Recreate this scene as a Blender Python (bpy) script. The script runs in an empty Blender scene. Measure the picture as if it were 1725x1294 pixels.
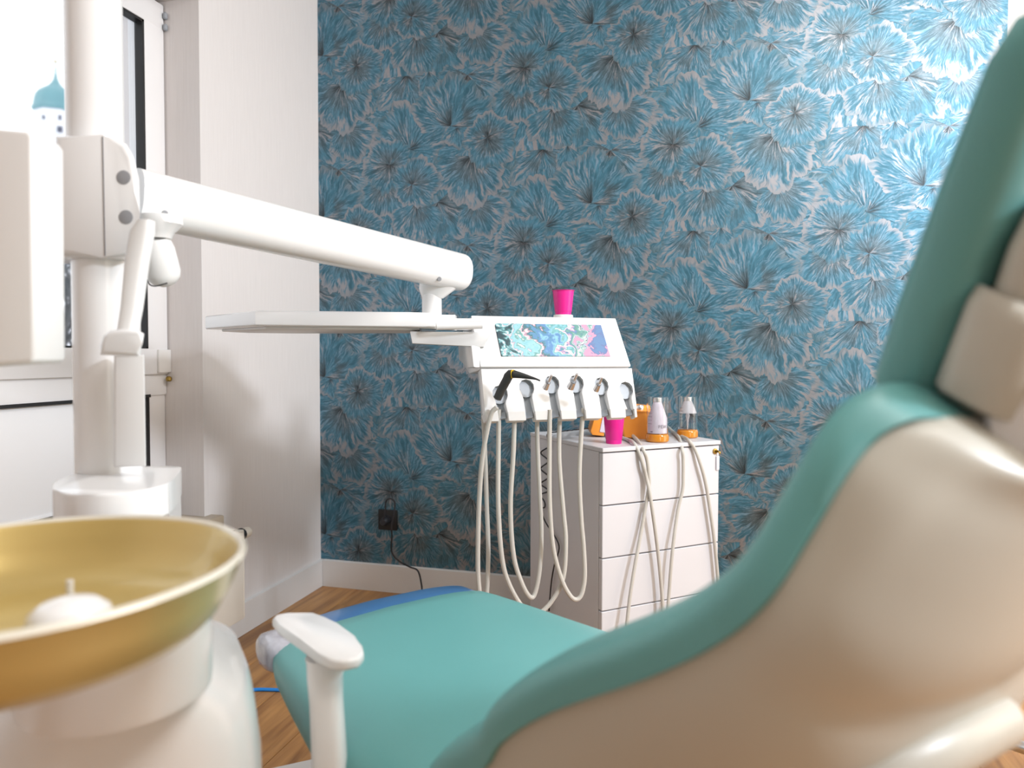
import bpy, bmesh, math, random
import numpy as np
from mathutils import Vector, Matrix, noise as mnoise
random.seed(7)
PI = math.pi
S = bpy.context.scene
COL = S.collection

# ------------------------------------------------------------------ camera
F = 1182.0; PITCH = math.radians(1.75); YAW = math.radians(14.8); ROLL = math.radians(0.12)
CX, PY = 862.5, 597 + F * math.tan(PITCH)
CAM = Vector((1.4932, -2.5741, 0.9524))
FWD = Vector((-math.sin(YAW), math.cos(YAW), 0))
RGT = Vector((math.cos(YAW), math.sin(YAW), 0))
FWDP = (FWD * math.cos(PITCH) + Vector((0, 0, -math.sin(PITCH)))).normalized()
UPP = RGT.cross(FWDP).normalized()
cd = bpy.data.cameras.new('camera'); cam = bpy.data.objects.new('camera', cd); COL.objects.link(cam)
cd.sensor_width = 36; cd.lens = F / 1725 * 36
cd.shift_y = -(647 - PY) / 1725
cd.clip_start = 0.02; cd.clip_end = 600
xr = RGT * math.cos(ROLL) + UPP * math.sin(ROLL); yr = UPP * math.cos(ROLL) - RGT * math.sin(ROLL)
R3 = Matrix((xr, yr, -FWDP)).transposed()
cam.matrix_world = Matrix.Translation(CAM) @ R3.to_4x4()
cd.dof.use_dof = True; cd.dof.focus_distance = 1.82; cd.dof.aperture_fstop = 3.0; cd.dof.aperture_blades = 9
S.camera = cam

# ------------------------------------------------------------------ world, lights, exposure
S.view_settings.view_transform = 'Standard'; S.view_settings.look = 'None'
S.view_settings.gamma = 1.0; S.view_settings.use_curve_mapping = False
S.view_settings.exposure = 0.0
W = bpy.data.worlds.new('world'); S.world = W; W.use_nodes = True
bg = W.node_tree.nodes['Background']; bg.inputs[0].default_value = (0.93, 0.96, 1.0, 1); bg.inputs[1].default_value = 1.7

def area(name, loc, target, sx, sy, power, col, spread=180):
    l = bpy.data.lights.new(name, 'AREA'); l.shape = 'RECTANGLE'; l.size = sx; l.size_y = sy
    l.energy = power; l.color = col; l.spread = math.radians(spread)
    o = bpy.data.objects.new(name, l); COL.objects.link(o); o.location = loc
    o.rotation_euler = (Vector(target) - Vector(loc)).to_track_quat('-Z', 'Y').to_euler()
    return o
area('side_daylight', (3.65, -1.9, 2.03), (1.0, -0.5, 1.0), 0.28, 0.34, 74, (0.86, 0.92, 1.0))
area('ceiling_lamp_light', (2.45, -1.75, 2.62), (2.45, -1.75, 0), 1.2, 1.2, 46, (1.0, 0.96, 0.91))
area('right_fill_light', (4.2, -0.75, 1.15), (0.0, -0.7, 0.9), 1.2, 1.6, 22, (1.0, 0.89, 0.72))  # added warm fill for the shaded left wall, no known lamp there
area('rear_fill_light', (4.0, -4.2, 1.3), (1.0, -1.2, 0.9), 1.2, 1.4, 19, (1.0, 0.92, 0.79))  # added warm fill from the right rear, brightens surfaces facing the camera

def ray(u, v):
    x = (u - CX) / F; y = -(v - PY) / F
    c, s = math.cos(ROLL), math.sin(ROLL); x, y = c * x - s * y, s * x + c * y
    f = math.cos(PITCH) + y * math.sin(PITCH); z = -math.sin(PITCH) + y * math.cos(PITCH)
    return RGT * x + FWD * f + Vector((0, 0, z))
def at(u, v, d): r = ray(u, v); return CAM + r * (d / r.dot(FWD))
def onz(u, v, z): r = ray(u, v); return CAM + r * ((z - CAM.z) / r.z)
def onx(u, v, x): r = ray(u, v); return CAM + r * ((x - CAM.x) / r.x)
def ony(u, v, y): r = ray(u, v); return CAM + r * ((y - CAM.y) / r.y)
def onplane(u, v, p, n): r = ray(u, v); return CAM + r * ((Vector(p) - CAM).dot(n) / r.dot(n))

# ------------------------------------------------------------------ materials
def srgb(*c):
    return tuple(((x / 255) / 12.92 if x / 255 <= .04045 else ((x / 255 + .055) / 1.055) ** 2.4) for x in c) + (1,)
def mat(name, col, rough=.5, metal=0, spec=.5, coat=0, bump=None, var=None, trans=0, ior=1.45, alpha=1, sheen=0):
    m = bpy.data.materials.new(name); m.use_nodes = True
    nt = m.node_tree; b = nt.nodes['Principled BSDF']
    b.inputs['Base Color'].default_value = col if len(col) == 4 else (*col, 1)
    b.inputs['Roughness'].default_value = rough; b.inputs['Metallic'].default_value = metal
    b.inputs['Specular IOR Level'].default_value = spec; b.inputs['Coat Weight'].default_value = coat
    b.inputs['Transmission Weight'].default_value = trans; b.inputs['IOR'].default_value = ior
    b.inputs['Alpha'].default_value = alpha; b.inputs['Sheen Weight'].default_value = sheen
    if bump or var:
        tc = nt.nodes.new('ShaderNodeTexCoord')
    if bump:
        n = nt.nodes.new('ShaderNodeTexNoise'); n.inputs['Scale'].default_value = bump[0]; n.inputs['Detail'].default_value = 4
        bp = nt.nodes.new('ShaderNodeBump'); bp.inputs['Strength'].default_value = bump[1]; bp.inputs['Distance'].default_value = .002
        nt.links.new(tc.outputs['Object'], n.inputs['Vector']); nt.links.new(n.outputs['Fac'], bp.inputs['Height'])
        nt.links.new(bp.outputs['Normal'], b.inputs['Normal'])
    if var:
        n = nt.nodes.new('ShaderNodeTexNoise'); n.inputs['Scale'].default_value = var[0]; n.inputs['Detail'].default_value = 3
        mx = nt.nodes.new('ShaderNodeMix'); mx.data_type = 'RGBA'; mx.blend_type = 'MIX'
        mx.inputs[6].default_value = col if len(col) == 4 else (*col, 1)
        mx.inputs[7].default_value = var[1]
        nt.links.new(tc.outputs['Object'], n.inputs['Vector']); nt.links.new(n.outputs['Fac'], mx.inputs[0])
        nt.links.new(mx.outputs[2], b.inputs['Base Color'])
    return m
M = {}
M['plastic'] = mat('white_lacquer', (.75, .75, .75), .22, var=(3, (.73, .73, .73, 1)), coat=.3)
M['plastic_matt'] = mat('white_plastic', (.75, .75, .745), .38, var=(4, (.72, .72, .715, 1)))
M['shell'] = mat('chair_shell', (.49, .475, .415), .38, var=(3, (.47, .455, .395, 1)))
M['teal'] = mat('teal_upholstery', srgb(98, 158, 157), .40, var=(6, srgb(92, 151, 150)), bump=(900, .08))
M['gold'] = mat('gold_glaze', srgb(204, 184, 124), .32, .45, var=(5, srgb(192, 168, 102)), coat=.4)
M['rimglass'] = mat('glazed_rim', srgb(225, 220, 205), .2, .1, var=(9, srgb(210, 205, 190)), coat=.5)
M['darkgap'] = mat('black_rubber', (.012, .012, .014), .5, var=(30, (.02, .02, .02, 1)))
M['blacktube'] = mat('black_cable', (.018, .018, .022), .45, var=(40, (.025, .025, .03, 1)))
M['hose'] = mat('grey_hose', srgb(190, 187, 180), .42, var=(30, srgb(182, 179, 172)))
M['chrome'] = mat('chrome', (.72, .73, .75), .28, 1.0, var=(20, (.7, .7, .71, 1)))
M['socket'] = mat('grey_socket', srgb(150, 156, 163), .4, var=(9, srgb(142, 148, 155)))
M['recess'] = mat('grey_recess', srgb(150, 152, 156), .5, var=(30, srgb(140, 142, 146)))
M['handpiece'] = mat('black_handpiece', srgb(44, 46, 46), .42, var=(30, srgb(38, 40, 40)))
M['yellow'] = mat('yellow_band', srgb(225, 190, 30), .4, var=(30, srgb(215, 180, 30)))
M['orange'] = mat('orange_plastic', srgb(246, 160, 62), .35, var=(9, srgb(240, 150, 52)), coat=.2)
M['cabinet'] = mat('cabinet_white', (.60, .60, .625), .42, var=(5, (.58, .58, .605, 1)), bump=(400, .03))
M['wood_edge'] = mat('stone_sill', srgb(188, 172, 150), .35, var=(24, srgb(168, 152, 132)))
M['frame'] = mat('window_plastic', (.80, .80, .81), .32, var=(5, (.78, .78, .79, 1)))
M['base'] = mat('baseboard_paint', (.77, .76, .75), .4, var=(6, (.75, .74, .73, 1)))
M['radiator'] = mat('radiator_enamel', srgb(226, 220, 208), .35, var=(9, srgb(222, 216, 204)))
M['pink'] = mat('pink_cup_plastic', srgb(222, 36, 140), .3, var=(12, srgb(214, 28, 132)))
M['blueplastic'] = mat('blue_foot_cover', srgb(46, 92, 142), .28, var=(14, srgb(66, 114, 162)), coat=.3)
M['clearcover'] = mat('clear_foot_wrap', srgb(190, 190, 196), .18, var=(40, srgb(120, 118, 130)), coat=.6, bump=(60, .9))
M['bluecable'] = mat('blue_cable', srgb(30, 130, 215), .4, var=(20, srgb(26, 120, 205)))
M['brass'] = mat('brass_lock', srgb(176, 150, 84), .3, 1, var=(50, srgb(150, 126, 66)))
M['liquid'] = mat('amber_base', srgb(224, 150, 40), .15, var=(20, srgb(205, 125, 28)), trans=.25, coat=.5)
M['label'] = mat('label_white', srgb(228, 222, 236), .5, var=(20, srgb(222, 216, 230)))
M['ink'] = mat('grey_ink', srgb(70, 66, 78), .6, var=(40, srgb(80, 76, 88)))
M['glass'] = mat('clear_glass', (1, 1, 1), .03, trans=1.0, ior=1.3, var=(3, (.98, .99, .99, 1)))
M['frost'] = mat('frosted_funnel', (.86, .86, .92), .35, var=(14, (.75, .76, .84, 1)), alpha=.72)
M['ceiling'] = mat('ceiling_paint', (.82, .81, .79), .7, var=(3, (.80, .79, .77, 1)), bump=(200, .05))

def wallpaint():
    m = bpy.data.materials.new('textured_wall_paint'); m.use_nodes = True; nt = m.node_tree; b = nt.nodes['Principled BSDF']
    tc = nt.nodes.new('ShaderNodeTexCoord'); mp = nt.nodes.new('ShaderNodeMapping'); mp.inputs['Scale'].default_value = (1, 1, .05)
    n = nt.nodes.new('ShaderNodeTexNoise'); n.inputs['Scale'].default_value = 160; n.inputs['Detail'].default_value = 4
    r = nt.nodes.new('ShaderNodeValToRGB'); r.color_ramp.elements[0].color = (.69, .655, .64, 1); r.color_ramp.elements[1].color = (.77, .735, .72, 1)
    bp = nt.nodes.new('ShaderNodeBump'); bp.inputs['Strength'].default_value = .15; bp.inputs['Distance'].default_value = .002
    for a, c in ((tc.outputs['Object'], mp.inputs[0]), (mp.outputs[0], n.inputs['Vector']), (n.outputs['Fac'], r.inputs[0]), (r.outputs[0], b.inputs['Base Color']),
                 (n.outputs['Fac'], bp.inputs['Height']), (bp.outputs[0], b.inputs['Normal'])): nt.links.new(a, c)
    b.inputs['Roughness'].default_value = .65
    return m
M['wall'] = wallpaint()

def plankmat():
    m = bpy.data.materials.new('oak_plank'); m.use_nodes = True; nt = m.node_tree; b = nt.nodes['Principled BSDF']
    tc = nt.nodes.new('ShaderNodeTexCoord'); oi = nt.nodes.new('ShaderNodeObjectInfo')
    ad = nt.nodes.new('ShaderNodeVectorMath'); ad.operation = 'MULTIPLY_ADD'
    cb = nt.nodes.new('ShaderNodeCombineXYZ')
    mp = nt.nodes.new('ShaderNodeMapping'); mp.inputs['Scale'].default_value = (14, 1.2, 1)
    n = nt.nodes.new('ShaderNodeTexNoise'); n.inputs['Scale'].default_value = 2.2; n.inputs['Detail'].default_value = 7; n.inputs['Distortion'].default_value = .6
    r = nt.nodes.new('ShaderNodeValToRGB'); e = r.color_ramp.elements
    e[0].position = .3; e[0].color = srgb(132, 88, 46); e[1].position = .75; e[1].color = srgb(196, 146, 88)
    hv = nt.nodes.new('ShaderNodeHueSaturation'); mr = nt.nodes.new('ShaderNodeMapRange'); mr.inputs[3].default_value = .82; mr.inputs[4].default_value = 1.12
    ad.inputs[1].default_value = (1, 1, 1)
    L = nt.links.new
    L(oi.outputs['Random'], cb.inputs[0]); L(oi.outputs['Random'], cb.inputs[1])
    sc = nt.nodes.new('ShaderNodeVectorMath'); sc.operation = 'SCALE'; sc.inputs[3].default_value = 37; L(cb.outputs[0], sc.inputs[0])
    L(tc.outputs['Object'], ad.inputs[0]); L(sc.outputs[0], ad.inputs[2]); L(ad.outputs[0], mp.inputs[0]); L(mp.outputs[0], n.inputs['Vector'])
    L(n.outputs['Fac'], r.inputs[0]); L(r.outputs[0], hv.inputs['Color']); L(oi.outputs['Random'], mr.inputs[0]); L(mr.outputs[0], hv.inputs['Value'])
    L(hv.outputs[0], b.inputs['Base Color']); b.inputs['Roughness'].default_value = .38
    bp = nt.nodes.new('ShaderNodeBump'); bp.inputs['Strength'].default_value = .12; bp.inputs['Distance'].default_value = .002
    L(n.outputs['Fac'], bp.inputs['Height']); L(bp.outputs[0], b.inputs['Normal'])
    return m
M['plank'] = plankmat()

# ------------------------------------------------------------------ object helpers
def link(name, me, m=None, parent=None, smooth=35):
    o = bpy.data.objects.new(name, me); COL.objects.link(o)
    if m: me.materials.append(M[m] if isinstance(m, str) else m)
    if smooth is not None:
        me.shade_smooth()
        if smooth < 180: me.set_sharp_from_angle(angle=math.radians(smooth))
    if parent:
        o.parent = parent; o.matrix_parent_inverse = Matrix.Translation(parent.location).inverted() if parent.parent is None else Matrix.Translation(parent_loc(parent)).inverted()
    return o
def parent_loc(o):
    return o.matrix_parent_inverse.translation + o.location + (parent_loc(o.parent) if o.parent else Vector())
def tag(o, label=None, cat=None, group=None, kind=None):
    if label: o['label'] = label
    if cat: o['category'] = cat
    if group: o['group'] = group
    if kind: o['kind'] = kind
    return o
def thing(name, loc, label, cat, group=None):
    o = bpy.data.objects.new(name, None); COL.objects.link(o); o.location = loc; o.empty_display_size = .05
    return tag(o, label, cat, group)
def setparent(o, p):
    o.parent = p; o.matrix_parent_inverse = Matrix.Translation(parent_loc(p)).inverted()
def fin(bm, name='m'):
    bmesh.ops.recalc_face_normals(bm, faces=bm.faces)
    me = bpy.data.meshes.new(name); bm.to_mesh(me); bm.free(); return me
def box(bm, c, ex, ey, ez, bev=0, seg=2):
    """box at centre c with full edge vectors ex, ey, ez"""
    c, ex, ey, ez = map(Vector, (c, ex, ey, ez)); vs = []
    for i in (-.5, .5):
        for j in (-.5, .5):
            for k in (-.5, .5): vs.append(bm.verts.new(c + ex * i + ey * j + ez * k))
    fs = [bm.faces.new([vs[a] for a in f]) for f in ((0, 1, 3, 2), (4, 6, 7, 5), (0, 4, 5, 1), (2, 3, 7, 6), (0, 2, 6, 4), (1, 5, 7, 3))]
    if bev:
        es = list({e for f in fs for e in f.edges})
        bmesh.ops.bevel(bm, geom=es, offset=bev, segments=seg, affect='EDGES', profile=.5)
def mbox(c, ex, ey, ez, bev=0, seg=2):
    bm = bmesh.new(); box(bm, c, ex, ey, ez, bev, seg); return fin(bm)
def abox(x0, x1, y0, y1, z0, z1, bev=0, seg=2):
    return mbox(((x0 + x1) / 2, (y0 + y1) / 2, (z0 + z1) / 2), (x1 - x0, 0, 0), (0, y1 - y0, 0), (0, 0, z1 - z0), bev, seg)
def loft(bm, rings, cap=True, closed=False):
    vr = [[bm.verts.new(p) for p in r] for r in rings]; n = len(vr[0])
    prs = list(zip(vr, vr[1:])) + ([(vr[-1], vr[0])] if closed else [])
    for a, b in prs:
        for i in range(n):
            j = (i + 1) % n; bm.faces.new((a[i], a[j], b[j], b[i]))
    if cap and not closed:
        bm.faces.new(vr[0]); bm.faces.new(list(reversed(vr[-1])))
    return vr
def mloft(rings, cap=True, closed=False):
    bm = bmesh.new(); loft(bm, rings, cap, closed); return fin(bm)
def smooth_path(pts, n):
    """Catmull-Rom through pts"""
    P = [Vector(p) for p in pts]; P = [P[0] * 2 - P[1]] + P + [P[-1] * 2 - P[-2]]; out = []
    for i in range(1, len(P) - 2):
        for k in range(n):
            t = k / n; a, b, c, d = P[i - 1:i + 3]
            out.append(.5 * ((2 * b) + (c - a) * t + (2 * a - 5 * b + 4 * c - d) * t * t + (3 * b - a - 3 * c + d) * t ** 3))
    out.append(P[-2]); return out
def tube_rings(path, r, n=10):
    rings = []; up = None
    for i, p in enumerate(path):
        t = (path[min(i + 1, len(path) - 1)] - path[max(i - 1, 0)]).normalized()
        if up is None:
            up = Vector((0, 0, 1)) if abs(t.z) < .9 else Vector((1, 0, 0))
        s = t.cross(up).normalized(); up = s.cross(t).normalized()
        rr = r[i] if hasattr(r, '__len__') else r
        rings.append([p + (s * math.cos(a) + up * math.sin(a)) * rr for a in [2 * PI * k / n for k in range(n)]])
    return rings
def mtube(pts, r, n=10, sub=8):
    path = smooth_path(pts, sub) if sub > 1 else [Vector(p) for p in pts]
    return mloft(tube_rings(path, r, n))
def lathe(prof, c, n=40, axis=(0, 0, 1), cap=True):
    """prof: list of (r, h) along axis from c"""
    ax = Vector(axis).normalized(); t = Vector((1, 0, 0)) if abs(ax.x) < .9 else Vector((0, 1, 0))
    u = ax.cross(t).normalized(); v = ax.cross(u)
    c = Vector(c)
    return mloft([[c + ax * h + (u * math.cos(a) + v * math.sin(a)) * r for a in [2 * PI * k / n for k in range(n)]] for r, h in prof], cap)
def prism(poly, vec, bev=0, seg=2):
    bm = bmesh.new(); vec = Vector(vec)
    a = [bm.verts.new(Vector(p)) for p in poly]; b = [bm.verts.new(Vector(p) + vec) for p in poly]; n = len(a)
    f1 = bm.faces.new(a); f2 = bm.faces.new(list(reversed(b)))
    for i in range(n): bm.faces.new((a[i], b[i], b[(i + 1) % n], a[(i + 1) % n]))
    if bev:
        es = list(f1.edges) + list(f2.edges)
        bmesh.ops.bevel(bm, geom=es, offset=bev, segments=seg, affect='EDGES', profile=.5)
    return fin(bm)
def sup(n, a, b, p=4):
    """superellipse in 2D"""
    out = []
    for k in range(n):
        t = 2 * PI * k / n; c, s = math.cos(t), math.sin(t)
        out.append((a * math.copysign(abs(c) ** (2 / p), c), b * math.copysign(abs(s) ** (2 / p), s)))
    return out

# ================================================================== SETTING
RX, RY, RZ = 4.3, -5.2, 2.7
floor = link('floor', abox(-.4, RX, RY, .02, -.06, -.012), mat('screed', (.2, .16, .12), .8, var=(4, (.22, .18, .14, 1))), smooth=None); tag(floor, kind='structure')
PW, PL = .178, 1.28
pm = [abox(-PW / 2 + .0006, PW / 2 - .0006, -l / 2 + .0006, l / 2 - .0006, -.0125, 0, .0012, 1) for l in (PL,)]
pm[0].materials.append(M['plank'])
i = 0; x = .355 - 2 * PW + PW / 2
while x < RX:
    off = random.random() * PL; y = .0 - off + PL / 2
    while y > RY:
        if y - PL / 2 < .02:
            o = bpy.data.objects.new('plank', pm[0]); COL.objects.link(o); o.location = (x, y, 0); setparent(o, floor)
            if y + PL / 2 > 0:
                me = abox(-PW / 2 + .0006, PW / 2 - .0006, -PL / 2 + .0006, -y, -.0125, 0, .0012, 1); me.materials.append(M['plank']); o.data = me
        y -= PL
    x += PW
ceil = link('ceiling', abox(-.4, RX, RY, .05, RZ, RZ + .06), 'ceiling', smooth=None); tag(ceil, kind='structure')
panel = link('ceiling_lamp', abox(1.85, 3.05, -2.35, -1.15, RZ - .045, RZ, .006), 'plastic', smooth=30)
tag(panel, 'flat square white ceiling lamp above the chair', 'ceiling lamp')
WT = .12
wb = link('wall_back', abox(-.5, RX, 0.001, WT, -.06, RZ), 'wall', smooth=None); tag(wb, kind='structure')
YC = -.703; XWIN = -.127
bm = bmesh.new()
box(bm, (-.15, YC / 2, RZ / 2), (.3, 0, 0), (0, -YC, 0), (0, 0, RZ + .1))            # pier between window and corner
box(bm, (-.15, (RY - 2.15) / 2, RZ / 2), (.3, 0, 0), (0, RY + 2.15, 0), (0, 0, RZ + .1))   # beyond the window
box(bm, (-.15, (YC - 2.15) / 2, .2), (.3, 0, 0), (0, 2.15 + YC, 0), (0, 0, .4))     # parapet
box(bm, (-.15, (YC - 2.15) / 2, 2.4), (.3, 0, 0), (0, 2.15 + YC, 0), (0, 0, .7))   # head
wl = link('wall_left', fin(bm), 'wall', smooth=None); tag(wl, kind='structure')
wr = link('wall_right', abox(RX, RX + .1, RY, .1, -.06, RZ), 'wall', smooth=None); tag(wr, kind='structure')
wf = link('wall_front', abox(-.3, RX, RY - .1, RY, -.06, RZ), 'wall', smooth=None); tag(wf, kind='structure')
def skirting(name, poly, vec):
    o = link(name, prism(poly, vec, .003, 2), 'base', smooth=30); return tag(o, kind='structure')
BH, BT = .109, .014
skirting('baseboard_back', [(BT, -.0005, 0), (BT, -BT, 0), (BT, -BT, BH - .003), (BT, -.0005, BH)], (RX - BT, 0, 0))
skirting('baseboard_left', [(.0005, -.0005, 0), (BT, -.0005, 0), (BT, -.0005, BH - .003), (.0005, -.0005, BH)], (0, -2.6, 0))
# white stone sill with its nosing
sill = link('trim_1', abox(-.12, .045, -2.14, -.665, .402, .441, .006), 'wood_edge', smooth=30); tag(sill, kind='structure')

# ------------------------------------------------------------------ wallpaper: flat printed fan flowers
def papermat():
    m = bpy.data.materials.new('fan_flower_wallpaper'); m.use_nodes = True; nt = m.node_tree; b = nt.nodes['Principled BSDF']; L = nt.links.new
    N = nt.nodes.new
    def math_(op, a, b_=None, c=None, clamp=False):
        n = N('ShaderNodeMath'); n.operation = op; n.use_clamp = clamp
        for k, v in enumerate((a, b_, c)):
            if v is None: continue
            if isinstance(v, (int, float)): n.inputs[k].default_value = v
            else: L(v, n.inputs[k])
        return n.outputs[0]
    def mix(f, a, c):
        n = N('ShaderNodeMix'); n.data_type = 'RGBA'
        if isinstance(f, (int, float)): n.inputs[0].default_value = f
        else: L(f, n.inputs[0])
        for k, v in ((6, a), (7, c)):
            if isinstance(v, tuple): n.inputs[k].default_value = v
            else: L(v, n.inputs[k])
        return n.outputs[2]
    def sstep(x, lo, hi):
        n = N('ShaderNodeMapRange'); n.interpolation_type = 'SMOOTHSTEP'; L(x, n.inputs[0]); n.inputs[1].default_value = lo; n.inputs[2].default_value = hi; return n.outputs[0]
    def noise(vec, scale, det=3, rough=.55):
        n = N('ShaderNodeTexNoise'); n.inputs['Scale'].default_value = scale; n.inputs['Detail'].default_value = det; n.inputs['Roughness'].default_value = rough
        L(vec, n.inputs['Vector']); return n.outputs['Fac']
    uv = N('ShaderNodeUVMap'); uv.uv_map = 'polar'; uv2 = N('ShaderNodeUVMap'); uv2.uv_map = 'seed'
    sx = N('ShaderNodeSeparateXYZ'); L(uv.outputs[0], sx.inputs[0]); th, r = sx.outputs[0], sx.outputs[1]
    sy = N('ShaderNodeSeparateXYZ'); L(uv2.outputs[0], sy.inputs[0]); seed, kind = sy.outputs[0], sy.outputs[1]
    tc = N('ShaderNodeTexCoord')
    wob = noise(tc.outputs['Object'], 14, 2)
    th2 = math_('ADD', th, math_('MULTIPLY', math_('SUBTRACT', wob, .5), .055))
    def polar(ka, kr, so):
        c = N('ShaderNodeCombineXYZ'); L(math_('MULTIPLY', th2, ka), c.inputs[0]); L(math_('MULTIPLY', r, kr), c.inputs[1]); L(math_('MULTIPLY_ADD', seed, 91.7, so), c.inputs[2]); return c.outputs[0]
    fine = noise(polar(170, 3.0, 0), 1.0, 3, .65)       # fine radial brush strokes
    mid = noise(polar(60, 2.2, 5), 1.0, 3, .65)
    big = noise(polar(7, 1.6, 11), 1.0, 2)
    teal = mix(sstep(mid, .35, .68), srgb(42, 96, 116), srgb(74, 132, 156))
    teal = mix(sstep(fine, .50, .66), teal, srgb(118, 152, 174))
    grey = mix(sstep(fine, .36, .64), srgb(66, 80, 86), srgb(116, 128, 136))
    # grey reaches from the core outwards as streaks
    core = math_('SUBTRACT', 1.0, sstep(math_('ADD', r, math_('MULTIPLY', math_('SUBTRACT', fine, .5), .9)), .34, .74))
    gmask = math_('MULTIPLY', core, sstep(math_('ADD', big, math_('MULTIPLY', kind, .25)), .36, .56))
    c1 = mix(math_('MULTIPLY', gmask, .75), teal, grey)
    # dark core
    dk = math_('MULTIPLY', math_('SUBTRACT', 1.0, sstep(math_('ADD', r, math_('MULTIPLY', math_('SUBTRACT', mid, .5), .7)), .0, .32)), math_('MULTIPLY', sstep(big, .34, .54), math_('GREATER_THAN', kind, -2.0)))
    c1 = mix(math_('MULTIPLY', dk, .95), c1, srgb(26, 32, 36))
    # silver streak bundles and the pale frilled rim
    st = math_('MULTIPLY', sstep(mid, .52, .62), sstep(noise(polar(6, 2.2, 23), 1.0, 1), .48, .60))
    rimx = math_('ADD', r, math_('MULTIPLY', math_('SUBTRACT', fine, .5), .55))
    rim = math_('MULTIPLY', math_('MULTIPLY', sstep(rimx, .80, .97), math_('MULTIPLY', math_('GREATER_THAN', kind, -2.0), .82)), sstep(noise(polar(5, .2, 31), 1.0, 1), .36, .60))
    sil = math_('MAXIMUM', math_('MULTIPLY', st, .9), rim, clamp=True)
    c1 = mix(sil, c1, srgb(158, 156, 160))
    edge = math_('MULTIPLY', sstep(rimx, .88, .99), .35)
    c1 = mix(math_('MULTIPLY', edge, math_('SUBTRACT', 1.0, rim)), c1, srgb(104, 112, 108))
    met = math_('MAXIMUM', math_('MAXIMUM', sil, math_('MULTIPLY', gmask, .85)), edge, clamp=True)
    L(c1, b.inputs['Base Color'])
    L(math_('MULTIPLY_ADD', met, .30, .68), b.inputs['Metallic'])
    L(math_('MULTIPLY_ADD', met, -.03, .47), b.inputs['Roughness'])
    b.inputs['Coat Weight'].default_value = .4; b.inputs['Coat Roughness'].default_value = .38; b.inputs['Coat IOR'].default_value = 1.7
    bp = N('ShaderNodeBump'); bp.inputs['Strength'].default_value = .25; bp.inputs['Distance'].default_value = .0008
    L(math_('ADD', fine, mid), bp.inputs['Height']); L(bp.outputs[0], b.inputs['Normal'])
    return m
# flowers of one pattern repeat, taken off the wall: core u, v (pixels of the photo frame), radius m, start / end angle deg (0 = right, ccw), core offset x, z m, kind
def zz(x, y): p = ony(800 + x / 3.236, y / 3.236, 0); return p.x, p.z
FLB = [(300, 100, .23, 0, 360, 0, 0, -3), (740, 260, .23, 0, 360, 0, 0, -3), (300, 590, .23, 0, 360, 0, 0, -3), (740, 780, .23, 0, 360, 0, 0, -3)]
FL = FLB + [  # zoom x, y of core; radius; a0; a1; offx; offz; kind
    (370, 815, .155, 180, 360, 0, 0, 0), (560, 575, .175, 200, 400, 0, 0, .6), (860, 770, .125, 200, 340, 0, 0, -.4), (240, 485, .135, 170, 370, 0, 0, .9),
    (740, 820, .15, 150, 390, 0, 0, .4), (430, 590, .145, 190, 350, 0, 0, 0), (505, 795, .085, 215, 325, 0, 0, -.6), (700, 1000, .14, 180, 360, 0, 0, 0), (780, 570, .13, 200, 380, .02, 0, .3),
    (770, 300, .185, 175, 345, 0, 0, 1), (390, 275, .18, -25, 205, 0, 0, -.3), (640, 130, .185, -15, 190, 0, 0, 0), (680, 140, .075, 180, 360, 0, .0, -.8),
    (270, 370, .105, 0, 360, -.01, 0, .5), (862, 190, .105, 0, 360, .012, -.012, .5), (404, 480, .098, 0, 360, .02, .008, .2)]
V1 = (.545, -.3235); V2 = (0, .647)
bm = bmesh.new(); l1 = bm.loops.layers.uv.new('polar'); l2 = bm.loops.layers.uv.new('seed')
XE = 2.43; NT = 110
def addface(vs, uvs, seed, kind):
    f = bm.faces.new(vs)
    for lp, q in zip(f.loops, uvs): lp[l1].uv = q; lp[l2].uv = (seed, kind)
vs = [bm.verts.new(p) for p in ((0, -.0002, BH), (XE, -.0002, BH), (XE, -.0002, RZ), (0, -.0002, RZ))]
addface(vs, [(0, .3), (9, .3), (9, .8), (0, .8)], .3, 0)
layer = 0
cells = [(i, j) for i in range(-2, 7) for j in range(-4, 9)]
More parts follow.
